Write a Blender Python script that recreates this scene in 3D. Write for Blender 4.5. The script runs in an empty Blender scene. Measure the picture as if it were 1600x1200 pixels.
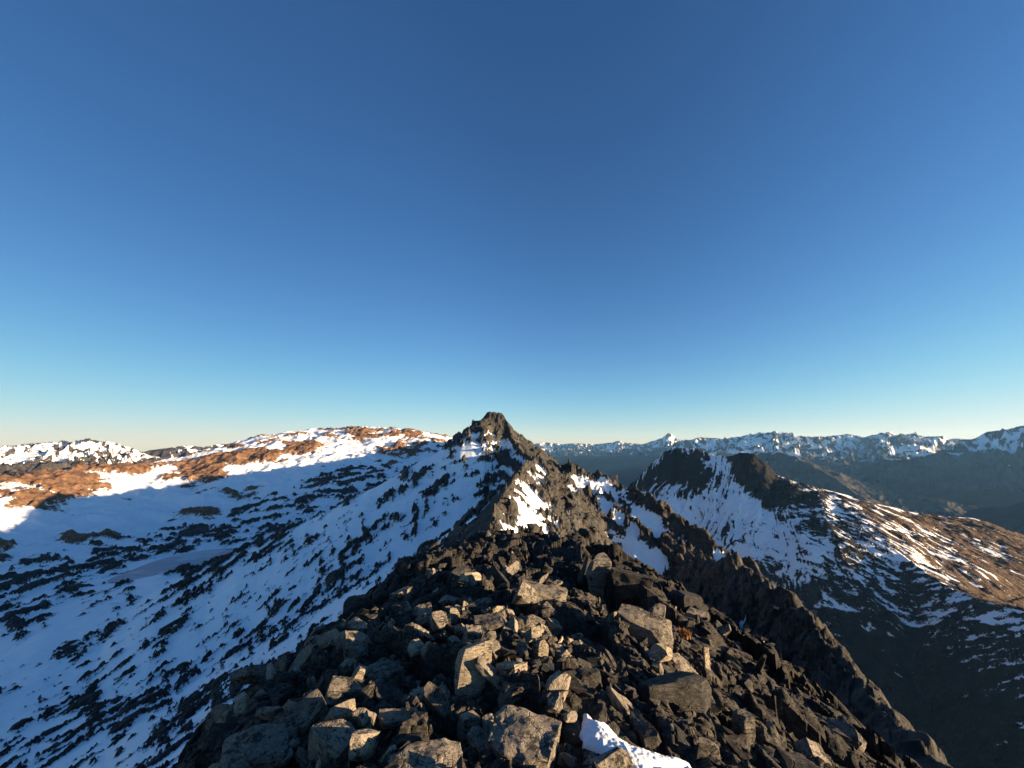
import bpy, bmesh, math, random, time
import numpy as np
from mathutils import Vector, Matrix
T0 = time.time()
F = np.float64
R_ = math.radians
scene = bpy.context.scene
COL = scene.collection
rnd = random.Random(7)

# ------------------------------------------------------------------ camera
FPX, PITCH = 600.0, R_(9.0)
cam_d = bpy.data.cameras.new('camera'); cam = bpy.data.objects.new('camera', cam_d); COL.objects.link(cam)
cam_d.sensor_width = 36; cam_d.lens = 36 * FPX / 1600; cam_d.clip_start = 0.05; cam_d.clip_end = 90000
cam.rotation_euler = (R_(90) + PITCH, 0, 0)
scene.camera = cam
CT, ST = math.cos(PITCH), math.sin(PITCH)

def ray(px, py):
    dx, dy = (px - 800) / FPX, (600 - py) / FPX
    v = np.array([dx, CT - dy * ST, ST + dy * CT])
    return v / math.hypot(v[0], v[1])          # unit horizontal range

def P(px, py, R):
    return tuple(ray(px, py) * R)

# ------------------------------------------------------------------ light
SUN_AZ, SUN_EL = R_(108), R_(8.2)
S = np.array([math.sin(SUN_AZ) * math.cos(SUN_EL), math.cos(SUN_AZ) * math.cos(SUN_EL), math.sin(SUN_EL)])
sd = bpy.data.lights.new('sun', 'SUN'); sun = bpy.data.objects.new('sun', sd); COL.objects.link(sun)
sd.energy = 5.0; sd.angle = R_(0.5); sd.color = (1.0, 0.75, 0.47)
sun.rotation_euler = Vector(-S).to_track_quat('-Z', 'Y').to_euler()
w = bpy.data.worlds.new('World'); scene.world = w; w.use_nodes = True
nt = w.node_tree; nt.nodes.clear()
sky = nt.nodes.new('ShaderNodeTexSky'); sky.sky_type = 'NISHITA'; sky.sun_disc = False
sky.sun_elevation = SUN_EL; sky.sun_rotation = SUN_AZ; sky.altitude = 2000; sky.air_density = 1.0
sky.dust_density = 0.0; sky.ozone_density = 3.0
hsv = nt.nodes.new('ShaderNodeHueSaturation'); hsv.inputs['Saturation'].default_value = 1.0
bg = nt.nodes.new('ShaderNodeBackground'); bg.inputs['Strength'].default_value = 0.063
wo = nt.nodes.new('ShaderNodeOutputWorld')
nt.links.new(sky.outputs[0], hsv.inputs['Color'])
def wm(op, x, y):
    n_ = nt.nodes.new('ShaderNodeMath'); n_.operation = op
    for s_, v_ in zip(n_.inputs, (x, y)):
        if hasattr(v_, 'node'): nt.links.new(v_, s_)
        else: s_.default_value = v_
    return n_.outputs[0]
SKY_K = 0.07 * 2 ** 1.6
# the half of the sky away from the sun is a little deeper than the model has it
wtc = nt.nodes.new('ShaderNodeTexCoord'); wdt = nt.nodes.new('ShaderNodeVectorMath'); wdt.operation = 'DOT_PRODUCT'
nt.links.new(wtc.outputs['Generated'], wdt.inputs[0]); wdt.inputs[1].default_value = (-math.sin(SUN_AZ), -math.cos(SUN_AZ), 0)
wmr = nt.nodes.new('ShaderNodeMapRange'); wmr.interpolation_type = 'SMOOTHSTEP'; nt.links.new(wdt.outputs['Value'], wmr.inputs[0])
for k_, v_ in enumerate((.35, 1.0, 1.0, .66)): wmr.inputs[k_ + 1].default_value = v_
SKY_F = wmr.outputs[0]
sp = nt.nodes.new('ShaderNodeSeparateColor'); cb = nt.nodes.new('ShaderNodeCombineColor'); nt.links.new(hsv.outputs[0], sp.inputs[0])
for k_, (gain, power) in enumerate(((1.32, 1.28), (1.19, 1.17), (1.24, 1.14))):      # the camera's response to the clear sky
    v_ = wm('MULTIPLY', wm('POWER', wm('MULTIPLY', wm('MULTIPLY', sp.outputs[k_], SKY_K), SKY_F), power), gain)
    v_ = wm('DIVIDE', v_, wm('POWER', wm('ADD', wm('POWER', wm('MULTIPLY', v_, 1.06), 3.0), 1.0), 1 / 3))
    nt.links.new(wm('DIVIDE', v_, SKY_K), cb.inputs[k_])
nt.links.new(cb.outputs[0], bg.inputs[0]); nt.links.new(bg.outputs[0], wo.inputs[0])
vs = scene.view_settings; vs.view_transform = 'Standard'; vs.look = 'None'; vs.exposure = 1.75; vs.gamma = 1
scene.cycles.volume_bounces = 1
scene.cycles.max_bounces = 6
scene.cycles.use_denoising = True

# ------------------------------------------------------------------ noise
def _h(ix, iy, seed):
    a = (ix.astype(np.int64) * 374761393 + iy.astype(np.int64) * 668265263 + seed * 974634777) & 0xFFFFFFFF
    a = ((a ^ (a >> 13)) * 1274126177) & 0xFFFFFFFF
    a = ((a ^ (a >> 15)) * 2246822519) & 0xFFFFFFFF
    return (a ^ (a >> 16)) & 0xFFFFFFFF

def rnd2(ix, iy, seed):
    return _h(ix, iy, seed) / 4294967295.0

def perlin(x, y, seed=0):
    x = np.asarray(x, F); y = np.asarray(y, F)
    ix = np.floor(x); iy = np.floor(y); fx = x - ix; fy = y - iy
    u = fx * fx * fx * (fx * (fx * 6 - 15) + 10); v = fy * fy * fy * (fy * (fy * 6 - 15) + 10)
    def g(i, j):
        a = rnd2(ix + i, iy + j, seed) * (2 * math.pi)
        return np.cos(a) * (fx - i) + np.sin(a) * (fy - j)
    a = g(0, 0); b = g(1, 0); c = g(0, 1); d = g(1, 1)
    return 1.45 * ((a + (b - a) * u) * (1 - v) + (c + (d - c) * u) * v)

def fbm(x, y, oct=5, seed=0, gain=0.5, lac=2.03):
    r = 0; a = 1.0; t = 0
    for i in range(oct):
        r = r + a * perlin(x, y, seed + i * 17); t += a
        x = x * lac + 3.7; y = y * lac - 1.9; a *= gain
    return r / t * 1.3

def ridged(x, y, oct=5, seed=0, gain=0.5, lac=2.03):
    r = 0; a = 1.0; t = 0
    for i in range(oct):
        r = r + a * (1 - 2 * np.abs(perlin(x, y, seed + i * 13))); t += a
        x = x * lac + 5.1; y = y * lac + 2.3; a *= gain
    return r / t

def voro(x, y, seed, jit=0.9):
    """nearest cell: (d1, d2, cell ids, centre)"""
    ix = np.floor(x); iy = np.floor(y)
    d1 = np.full(x.shape, 9e9); d2 = np.full(x.shape, 9e9)
    ci = np.zeros(x.shape); cj = np.zeros(x.shape); cx = np.zeros(x.shape); cy = np.zeros(x.shape)
    for i in (-1, 0, 1):
        for j in (-1, 0, 1):
            a = ix + i; b = iy + j
            px = a + .5 + jit * (rnd2(a, b, seed) - .5); py = b + .5 + jit * (rnd2(a, b, seed + 1) - .5)
            d = np.hypot(px - x, py - y)
            m = d < d1
            d2 = np.where(m, d1, np.minimum(d2, d)); d1 = np.where(m, d, d1)
            ci = np.where(m, a, ci); cj = np.where(m, b, cj); cx = np.where(m, px, cx); cy = np.where(m, py, cy)
    return d1, d2, ci, cj, cx, cy

def sstep(a, b, x):
    t = np.clip((x - a) / (b - a), 0, 1); return t * t * (3 - 2 * t)

def smax(a, b, k):
    h = np.clip(.5 + .5 * (a - b) / k, 0, 1)
    return b + (a - b) * h + k * h * (1 - h)

def ridge(X, Y, pts):
    """nearest point of a crest polyline: distance, arc length, crest height, signed side (+ = left of travel)"""
    pts = [np.array(p, F) for p in pts]
    best = np.full(X.shape, 9e9); T = np.zeros(X.shape); Z = np.zeros(X.shape); SD = np.zeros(X.shape); acc = 0.0
    for a, b in zip(pts[:-1], pts[1:]):
        ex, ey = b[0] - a[0], b[1] - a[1]; L2 = ex * ex + ey * ey; L = math.sqrt(L2)
        t = np.clip(((X - a[0]) * ex + (Y - a[1]) * ey) / L2, 0, 1)
        qx = X - (a[0] + t * ex); qy = Y - (a[1] + t * ey); d = np.hypot(qx, qy)
        m = d < best
        best = np.where(m, d, best); T = np.where(m, acc + t * L, T); Z = np.where(m, a[2] + t * (b[2] - a[2]), Z)
        SD = np.where(m, ex * qy - ey * qx, SD); acc += L
    return best, T, Z, np.sign(SD)

def lut(tab):
    g = np.linspace(0, 1, 6000) ** 2 * 3000
    return np.interp(g, *tab).astype(np.float32)

def look(q, tab):
    f = np.sqrt(np.minimum(q, 2990.0) / np.float32(3000)) * np.float32(5999); i = f.astype(np.int32)
    return tab[i] + (tab[i + 1] - tab[i]) * (f - i)

def ridge_h(X, Y, pts, left, right=None):
    """height of the land falling away from a crest on both sides: (height, distance, arc length, side)"""
    X = np.asarray(X, np.float32); Y = np.asarray(Y, np.float32)
    L = lut(left); R = lut(right) if right else None
    pts = [np.array(p, F) for p in pts]; HL = np.full(X.shape, -9e9, np.float32); HR = HL
    best = np.full(X.shape, 9e9, np.float32); T = np.zeros(X.shape, np.float32); SD = np.zeros(X.shape, bool); acc = 0.0
    if R is not None: HR = HL.copy()
    f4 = np.float32
    for a, b in zip(pts[:-1], pts[1:]):
        ex, ey = f4(b[0] - a[0]), f4(b[1] - a[1]); L2 = f4(ex * ex + ey * ey); ln = f4(math.sqrt(L2))
        px = X - f4(a[0]); py = Y - f4(a[1])
        u = np.clip((px * ex + py * ey) / L2, 0, 1)
        qx = px - u * ex; qy = py - u * ey; q = np.sqrt(qx * qx + qy * qy)
        z = f4(a[2]) + u * f4(b[2] - a[2])
        np.maximum(HL, z - look(q, L), out=HL)
        if R is not None: np.maximum(HR, z - look(q, R), out=HR)
        m = q < best
        best = np.where(m, q, best); T = np.where(m, f4(acc) + u * ln, T); SD = np.where(m, ex * qy - ey * qx > 0, SD); acc += float(ln)
    H = HL if R is None else np.where(SD, HL, HR)
    return H.astype(F), best.astype(F), T.astype(F), np.where(SD, 1.0, -1.0)

def prof(d, ds, hs):
    return np.interp(d, ds, hs)

# ------------------------------------------------------------------ mesh helpers
def tag(o, label=None, cat=None, group=None, kind=None):
    if label: o['label'] = label
    if cat: o['category'] = cat
    if group: o['group'] = group
    if kind: o['kind'] = kind
    return o

def grid_mesh(name, X, Y, Z, mat, mask=None, smooth=True):
    n, m = X.shape
    co = np.empty((n * m, 3), np.float32); co[:, 0] = X.ravel(); co[:, 1] = Y.ravel(); co[:, 2] = Z.ravel()
    i = np.arange(n * m, dtype=np.int32).reshape(n, m)
    q = np.stack([i[:-1, :-1], i[:-1, 1:], i[1:, 1:], i[1:, :-1]], -1).reshape(-1, 4)
    a = co[q[0, 1]] - co[q[0, 0]]; b = co[q[0, 3]] - co[q[0, 0]]
    if a[0] * b[1] - a[1] * b[0] < 0: q = q[:, ::-1]
    me = bpy.data.meshes.new(name)
    me.vertices.add(n * m); me.vertices.foreach_set('co', co.ravel())
    me.loops.add(q.size); me.loops.foreach_set('vertex_index', np.ascontiguousarray(q).ravel())
    me.polygons.add(len(q)); me.polygons.foreach_set('loop_start', np.arange(0, q.size, 4, dtype=np.int32))
    me.polygons.foreach_set('use_smooth', np.full(len(q), smooth))
    me.update(calc_edges=True)
    if mask is not None:
        at = me.attributes.new('mask', 'FLOAT_COLOR', 'POINT')
        c = np.ones((n * m, 4), np.float32)
        for k, ch in enumerate(mask): c[:, k] = np.broadcast_to(ch, X.shape).ravel()
        at.data.foreach_set('color', c.ravel())
    me.materials.append(mat)
    o = bpy.data.objects.new(name, me); COL.objects.link(o)
    return o

def polar(az0, az1, naz, rs):
    az = np.radians(np.linspace(az0, az1, naz))
    A, RR = np.meshgrid(az, np.asarray(rs, F))
    return RR * np.sin(A), RR * np.cos(A)

# ------------------------------------------------------------------ materials
class N:
    def __init__(s, name):
        s.m = bpy.data.materials.new(name); s.m.use_nodes = True; s.t = s.m.node_tree; s.t.nodes.clear()
        s.out = s.t.nodes.new('ShaderNodeOutputMaterial'); s.b = s.t.nodes.new('ShaderNodeBsdfPrincipled')
        s.link(s.b.outputs[0], s.out.inputs[0]); s.tc = s.t.nodes.new('ShaderNodeTexCoord')
        s.b.inputs['Specular IOR Level'].default_value = 0.25
    def link(s, a, b): s.t.links.new(a, b)
    def val(s, sock, v):
        if hasattr(v, 'node'): s.link(v, sock)
        else: sock.default_value = v
    def noise(s, scale, detail=6, rough=.6, vec=None, dist=0, out=0):
        n = s.t.nodes.new('ShaderNodeTexNoise'); n.inputs['Scale'].default_value = scale; n.inputs['Detail'].default_value = detail
        n.inputs['Roughness'].default_value = rough; n.inputs['Distortion'].default_value = dist
        s.link(vec if vec is not None else s.tc.outputs['Object'], n.inputs['Vector']); return n.outputs[out]
    def voro(s, scale, feature='F1', vec=None, out='Distance', rand=1):
        n = s.t.nodes.new('ShaderNodeTexVoronoi'); n.feature = feature; n.inputs['Scale'].default_value = scale
        n.inputs['Randomness'].default_value = rand
        s.link(vec if vec is not None else s.tc.outputs['Object'], n.inputs['Vector']); return n.outputs[out]
    def mapping(s, scale=(1, 1, 1), rot=(0, 0, 0), vec=None):
        n = s.t.nodes.new('ShaderNodeMapping'); n.inputs['Scale'].default_value = scale; n.inputs['Rotation'].default_value = rot
        s.link(vec if vec is not None else s.tc.outputs['Object'], n.inputs['Vector']); return n.outputs[0]
    def math(s, op, a, b=0, c=0, clamp=False):
        n = s.t.nodes.new('ShaderNodeMath'); n.operation = op; n.use_clamp = clamp
        s.val(n.inputs[0], a); s.val(n.inputs[1], b); s.val(n.inputs[2], c); return n.outputs[0]
    def step(s, v, a, b, lo=0, hi=1):
        n = s.t.nodes.new('ShaderNodeMapRange'); n.interpolation_type = 'SMOOTHSTEP'
        s.val(n.inputs[0], v); n.inputs[1].default_value = a; n.inputs[2].default_value = b
        n.inputs[3].default_value = lo; n.inputs[4].default_value = hi; return n.outputs[0]
    def mix(s, f, a, b, mode='MIX'):
        n = s.t.nodes.new('ShaderNodeMix'); n.data_type = 'RGBA'; n.blend_type = mode
        s.val(n.inputs[0], f)
        for k, v in ((6, a), (7, b)):
            s.val(n.inputs[k], v if hasattr(v, 'node') else (*v, 1))
        return n.outputs[2]
    def mixv(s, a, b, k):
        n = s.t.nodes.new('ShaderNodeVectorMath'); n.operation = 'MULTIPLY_ADD'; s.link(b, n.inputs[0]); n.inputs[1].default_value = (k, k, k); s.link(a, n.inputs[2]); return n.outputs[0]
    def ramp(s, v, stops):
        n = s.t.nodes.new('ShaderNodeValToRGB'); e = n.color_ramp.elements
        while len(e) < len(stops): e.new(.5)
        for k, (p, c) in enumerate(stops): e[k].position = p; e[k].color = (*c, 1)
        s.link(v, n.inputs[0]); return n.outputs[0]
    def bump(s, h, strength, dist, nrm=None):
        n = s.t.nodes.new('ShaderNodeBump'); n.inputs['Strength'].default_value = strength; n.inputs['Distance'].default_value = dist
        s.link(h, n.inputs['Height'])
        if nrm is not None: s.link(nrm, n.inputs['Normal'])
        return n.outputs[0]
    def attr(s, name='mask'):
        n = s.t.nodes.new('ShaderNodeAttribute'); n.attribute_name = name
        q = s.t.nodes.new('ShaderNodeSeparateColor'); s.link(n.outputs['Color'], q.inputs[0]); return q.outputs

SNOW = (0.90, 0.915, 0.94)
def mountain_mat(name, sc, rock=((.035, .036, .038), (.10, .098, .092)), brown=((.10, .055, .028), (.24, .125, .06)),
                 edge=.55, width=.05, bump=.5, bdist=1.0, spec=0.2):
    """sc: metres of the coarse texture. mask R: snow (>0), G: brown 0..1"""
    n = N(name); a = n.attr()
    f1 = n.noise(1 / sc, 8, .62); f2 = n.noise(5 / sc, 6, .65)
    e = n.math('MULTIPLY', n.math('SUBTRACT', f2, .5), edge)
    e2 = n.math('MULTIPLY', n.math('SUBTRACT', f1, .5), edge)
    s = n.math('ADD', n.math('ADD', a[0], e), e2)
    m = n.step(s, -width, width)
    v = n.step(f2, .3, .7)
    rk = n.mix(v, rock[0], rock[1]); br = n.mix(n.step(f1, .35, .65), brown[0], brown[1])
    g = n.math('ADD', a[1], n.math('MULTIPLY', n.math('SUBTRACT', f1, .5), .9), clamp=True)
    rock_c = n.mix(g, rk, br)
    dark = n.step(n.noise(.6 / sc, 5, .6), .3, .62, .55, 1.0)
    rock_c = n.mix(1.0, rock_c, n.mix(dark, (0, 0, 0), (1, 1, 1)), 'MULTIPLY')
    sn = n.mix(n.step(f1, .3, .7), (SNOW[0] * .93, SNOW[1] * .94, SNOW[2] * .96), SNOW)
    n.link(n.mix(m, rock_c, sn), n.b.inputs['Base Color'])
    n.link(n.step(m, 0, 1, .9, .55), n.b.inputs['Roughness'])
    n.b.inputs['Specular IOR Level'].default_value = spec
    h = n.math('MULTIPLY', n.math('ADD', n.noise(3 / sc, 8, .68), n.math('MULTIPLY', n.voro(4 / sc), .35)), n.step(m, 0, 1, 1, .10))
    h = n.math('ADD', h, n.math('MULTIPLY', m, .25))
    n.link(n.bump(h, bump, bdist), n.b.inputs['Normal'])
    return n.m

def rock_mat(name, ca, cb, cc, sc=1.0, lich=.5, streak=(1, 1, 3)):
    n = N(name)
    oi = n.t.nodes.new('ShaderNodeObjectInfo')
    v = n.t.nodes.new('ShaderNodeVectorMath'); v.operation = 'ADD'
    sz = n.t.nodes.new('ShaderNodeVectorMath'); sz.operation = 'SCALE'; n.link(n.tc.outputs['Object'], sz.inputs[0]); n.link(oi.outputs['Alpha'], sz.inputs['Scale'])
    n.link(sz.outputs[0], v.inputs[0])
    q = n.t.nodes.new('ShaderNodeVectorMath'); q.operation = 'SCALE'; q.inputs[0].default_value = (37, 17, 53)
    n.link(oi.outputs['Random'], q.inputs['Scale']); n.link(q.outputs[0], v.inputs[1]); vec = v.outputs[0]
    st = n.mapping(streak, (.5, .3, .2), vec)
    big = n.noise(3.0 * sc, 5, .6, vec); mid = n.noise(10 * sc, 8, .7, st); fine = n.noise(75 * sc, 8, .75, vec); grain = n.noise(24 * sc, 8, .75, st)
    c = n.mix(n.step(mid, .38, .62), ca, cb)
    c = n.mix(n.step(big, .5, .72), c, cc)
    lic = n.step(n.math('ADD', n.math('MULTIPLY', grain, .6), n.math('MULTIPLY', n.noise(7 * sc, 7, .7, vec), .6)), .665 - .11 * lich, .70 - .09 * lich)
    c = n.mix(n.math('MULTIPLY', lic, .88), c, (.026, .025, .024))                       # black lichen crust
    gl = n.step(n.noise(11 * sc, 7, .75, vec), .60, .68)
    c = n.mix(n.math('MULTIPLY', gl, .4), c, (.20, .20, .15))    # grey-green lichen
    ve = n.voro(2.6 * sc, 'DISTANCE_TO_EDGE', n.mapping((1, .6, 2.2), (.4, .5, .1), n.mixv(vec, n.noise(4 * sc, 4, .6, vec, out=1), .16)))
    crack = n.step(ve, .0, .016)
    c = n.mix(n.math('MULTIPLY', n.math('SUBTRACT', 1.0, crack), n.step(big, .45, .60, 0, .7)), c, (.02, .019, .018))
    c = n.mix(n.step(fine, .36, .62, 0, 1), n.mix(1, c, (.50, .48, .46), 'MULTIPLY'), c)
    c = n.mix(n.step(fine, .58, .74, 0, .45), c, n.mix(1, c, (1.9, 1.85, 1.75), 'MULTIPLY'))
    tone = n.step(oi.outputs['Random'], 0, 1, .75, 1.2)
    tn = n.t.nodes.new('ShaderNodeVectorMath'); tn.operation = 'SCALE'; n.link(c, tn.inputs[0]); n.link(tone, tn.inputs['Scale'])
    n.link(tn.outputs[0], n.b.inputs['Base Color'])
    n.b.inputs['Roughness'].default_value = .85
    h = n.math('ADD', n.math('MULTIPLY', mid, 1.0), n.math('MULTIPLY', fine, .35))
    h = n.math('ADD', h, n.math('MULTIPLY', grain, .8))
    h = n.math('ADD', h, n.math('MULTIPLY', crack, .5))
    n.link(n.bump(h, .9, .03 / sc), n.b.inputs['Normal'])
    return n.m

M_ROCK = rock_mat('grey_brown_rock', (.175, .152, .125), (.31, .265, .21), (.23, .20, .17))
M_RUBBLE = rock_mat('rubble_rock', (.07, .062, .052), (.17, .147, .118), (.11, .098, .083), lich=.8)  # darkened copy of the grey brown rock: crevice shade put into the colour
M_PALE = rock_mat('pale_rock', (.30, .25, .185), (.46, .39, .29), (.36, .30, .23), lich=.25)
M_DARK = rock_mat('dark_rock', (.050, .048, .045), (.105, .096, .085), (.075, .068, .060), lich=.9)
# ------------------------------------------------------------------ the ridge, the bowl and the main peak
LAKE_Z = -148.0
LAKE = [P(*q, 1) for q in ((168, 908), (200, 893), (250, 874), (300, 863), (350, 857), (392, 857), (396, 866), (368, 880), (320, 893), (260, 902), (205, 909))]
LAKE = [(x * LAKE_Z / z, y * LAKE_Z / z) for x, y, z in LAKE]

def poly_sdf(X, Y, pts):
    """signed distance to a polygon, > 0 inside"""
    d = np.full(X.shape, 9e9); ins = np.zeros(X.shape, bool); n = len(pts)
    for k in range(n):
        ax, ay = pts[k]; bx, by = pts[(k + 1) % n]; ex, ey = bx - ax, by - ay
        t = np.clip(((X - ax) * ex + (Y - ay) * ey) / (ex * ex + ey * ey + 1e-12), 0, 1)
        d = np.minimum(d, np.hypot(X - ax - t * ex, Y - ay - t * ey))
        c = ((ay > Y) != (by > Y)) & (X < (bx - ax) * (Y - ay) / (by - ay + 1e-12) + ax)
        ins ^= c
    return np.where(ins, d, -d)

MAIN = [(0, -90, -12), (0, -20, -4.2), (0, 0, -3.4), (0.4, 15, -5.2), P(795, 872, 40), P(768, 842, 80), P(775, 800, 120), P(795, 768, 165), P(818, 738, 215), P(850, 716, 270)]
PEAK = [P(846, 719, 270), P(830, 712, 315), P(814, 700, 370), P(801, 679, 415), P(792, 659, 436), P(785, 645, 444), P(772, 641, 450), P(758, 644, 455), (-33, 490, 24), (-38, 560, 22), (-40, 680, 24)]
BACK = [P(764, 650, 455), (-33, 490, 24), (-38, 560, 22), (-40, 680, 24), (-45, 800, 22), (-60, 1000, 22), (-100, 1250, 40), P(712, 695, 1400), P(700, 688, 1500)]
NWSP = [P(764, 648, 455), P(750, 659, 462), P(738, 674, 475), P(714, 696, 500), P(690, 708, 540), P(650, 732, 620), P(600, 760, 720), P(540, 792, 820)]
RSPUR = [P(850, 716, 270), P(890, 722, 272), P(930, 735, 268), P(965, 750, 262), P(1000, 765, 255), P(1050, 797, 242), P(1100, 832, 229), P(1150, 870, 216), P(1188, 897, 207), P(1212, 940, 202), P(1235, 1010, 194), P(1250, 1110, 184)]
CRAG = [P(1090, 872, 150), P(1140, 880, 128), P(1165, 893, 116), P(1205, 912, 106), P(1240, 932, 98), P(1268, 972, 80), P(1290, 1010, 66), P(1340, 1070, 52), P(1385, 1112, 42), P(1440, 1155, 34), P(1500, 1196, 27), P(1570, 1270, 20)]
CIRQ = [P(765, 680, 1750), P(730, 684, 1570), P(700, 688, 1500), P(690, 682, 1500), P(660, 671, 1500), P(630, 668, 1520), P(600, 666, 1550), P(570, 664, 1580), P(540, 664, 1600), P(510, 668, 1610), P(480, 668, 1600), P(450, 674, 1560), P(420, 685, 1500),
        P(385, 692, 1460), P(350, 699, 1440), P(300, 713, 1400), P(230, 722, 1360), P(180, 725, 1330), P(130, 727, 1300), P(60, 738, 1230), P(0, 745, 1180), P(-120, 770, 1080), P(-300, 830, 950)]
SPUR2 = [P(660, 672, 1500), P(655, 700, 1380), P(640, 722, 1250)]

def surf_b(X, Y, detail=True):
    Rr = np.hypot(X, Y)
    wa = np.clip(Rr * .02, 1, 22)
    wx = X + wa * fbm(X / (wa * 6), Y / (wa * 6), 4, 11); wy = Y + wa * fbm(X / (wa * 6) + 9, Y / (wa * 6), 4, 23)
    FL = -152.0
    z1, d_main, _, sd_main = ridge_h(wx, wy, MAIN, ((0, 3, 20, 60, 150, 300, 500, 3000), (0, 2.2, 16, 46, 93, 136, 156, 190)), ((0, 4, 20, 60, 150, 400, 700), (0, 2.2, 15, 52, 145, 420, 760)))
    z2, d_peak, _, _ = ridge_h(wx, wy, PEAK, ((0, 5, 25, 60, 150, 300, 500, 3000), (0, 7, 33, 66, 120, 170, 198, 240)), ((0, 5, 30, 100, 200, 400, 800), (0, 8, 44, 112, 200, 390, 800)))
    z3, d_back, _, _ = ridge_h(wx, wy, BACK, ((0, 30, 100, 300, 600, 3000), (0, 20, 70, 164, 215, 260)), ((0, 100, 300, 800), (0, 70, 250, 750)))
    z4, d_nw, _, _ = ridge_h(wx, wy, NWSP, ((0, 6, 40, 120, 300, 900), (0, 4, 31, 82, 172, 800)))
    z4 = z4 - 2.2 * np.clip(X + 26, 0, 400)
    z5, d_rs, _, sd_rs = ridge_h(wx, wy, RSPUR, ((0, 4, 40, 200, 700), (0, 4, 60, 280, 900)), ((0, 5, 40, 100, 200, 700), (0, 3.5, 32, 82, 180, 850)))
    z6, d_cr, _, _ = ridge_h(wx, wy, CRAG, ((0, 1, 10, 60, 200, 700), (0, .8, 18, 130, 330, 900)), ((0, 1, 10, 60, 200, 700), (0, .6, 10, 68, 230, 850)))
    z7, d_cq, t_cq, _ = ridge_h(wx, wy, CIRQ, ((0, 20, 80, 200, 350, 500, 700, 1000), (0, 5, 24, 68, 115, 165, 235, 340)), ((0, 100, 400, 3000), (0, 25, 140, 420)))
    z8, _, _, _ = ridge_h(wx, wy, SPUR2, ((0, 20, 80, 200, 700), (0, 6, 36, 110, 600)))
    east = X > np.interp(Y, (-100, 0, 16, 40, 80, 120, 165, 215, 270, 320, 375, 420, 450, 1500), (0, 0, 0, -.6, -4.6, -5.4, -2.0, 5.5, 20, 15, 8, -2, -18, -90))
    z7 = np.where(east, -900, z7)
    k = np.clip(Rr * .03, 1.5, 18)
    H = smax(z1, z2, np.minimum(k, 6)); H = smax(H, z3, np.minimum(k, 8)); H = smax(H, z4, np.minimum(k, 10)); H = smax(H, z5, 3.0); H = smax(H, z6, 1.5); H = smax(H, z7, k); H = smax(H, z8, 10)
    floor = np.where(east, -720.0, FL + 5 * fbm(X / 120, Y / 120, 4, 5))
    H = np.where(east, np.maximum(H, floor), smax(H, floor, 10))
    return dict(H=H, R=Rr, east=east, d_main=d_main, d_peak=d_peak, d_back=d_back, d_nw=d_nw, d_rs=d_rs, sd_rs=sd_rs, d_cr=d_cr, d_cq=d_cq, t_cq=t_cq, sd_main=sd_main, wx=wx, wy=wy,
                isc=(z7 > H - 6) | (z8 > H - 6), z7=z7)

def hits(pixels, fn, r0, r1, n=1500):
    """first points of a surface met by sight lines: the world places of marked spots"""
    rs = np.geomspace(r0, r1, n); out = []
    for px, py in pixels:
        v = ray(px, py); X = v[0] * rs; Y = v[1] * rs; Zr = v[2] * rs
        h = fn(X, Y); k = np.argmax(h >= Zr) if (h >= Zr).any() else n - 1
        out.append((X[k], Y[k], h[k]))
    return out

def blocks_n(x, y, sc, seed):
    d1, d2, ci, cj, cx, cy = voro(x / sc, y / sc, seed)
    return rnd2(ci, cj, seed + 5) - .5 + .9 * (rnd2(ci, cj, seed + 6) - .5) * (x / sc - cx) + .9 * (rnd2(ci, cj, seed + 7) - .5) * (y / sc - cy)

def fn_b(x, y): return surf_b(x, y)['H']

def patches(X, Y, spots, fn, r0, r1):
    """soft blobs at marked spots: (px, py, half width px, half height px along the slope, strength)"""
    s = np.zeros(X.shape)
    for (px, py, wpx, st), (x, y, z) in zip(spots, hits([q[:2] for q in spots], fn, r0, r1)):
        r = wpx * math.hypot(x, y) / FPX
        m = np.hypot(X - x, (Y - y) * .8) < 2.6 * r
        if m.any():
            xm, ym = X[m], Y[m]
            d = np.hypot(xm - x, (ym - y) * .8) / r * (1 + .65 * fbm(xm / r / 1.3, ym / r / 1.3, 5, 7, .6))
            s[m] += st * np.exp(-d ** 4)
    return s

rs = np.concatenate([np.geomspace(14, 60, 140), np.geomspace(60.5, 190, 240)[1:], np.geomspace(191, 520, 420)[1:], np.geomspace(521, 1640, 460)[1:], np.geomspace(1650, 2600, 30)[1:]])
X, Y = polar(-66, 62, 1250, rs)
D = surf_b(X, Y); H = D['H']; Rr = D['R']
# slope of the smooth form
def slope_of(X, Y, H):
    gR = np.gradient(H, axis=0) / np.maximum(np.gradient(np.hypot(X, Y), axis=0), 1e-6)
    az = np.arctan2(X, Y); gA = np.gradient(H, axis=1) / (np.gradient(az, axis=1) * np.hypot(X, Y))
    return np.hypot(gR, gA)
sl = slope_of(X, Y, H)
big = np.clip(Rr / 260, .55, 2.6)                            # ribs get coarser away from the ridge
east = D['east']; isc = D['isc'] & ~east
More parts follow.
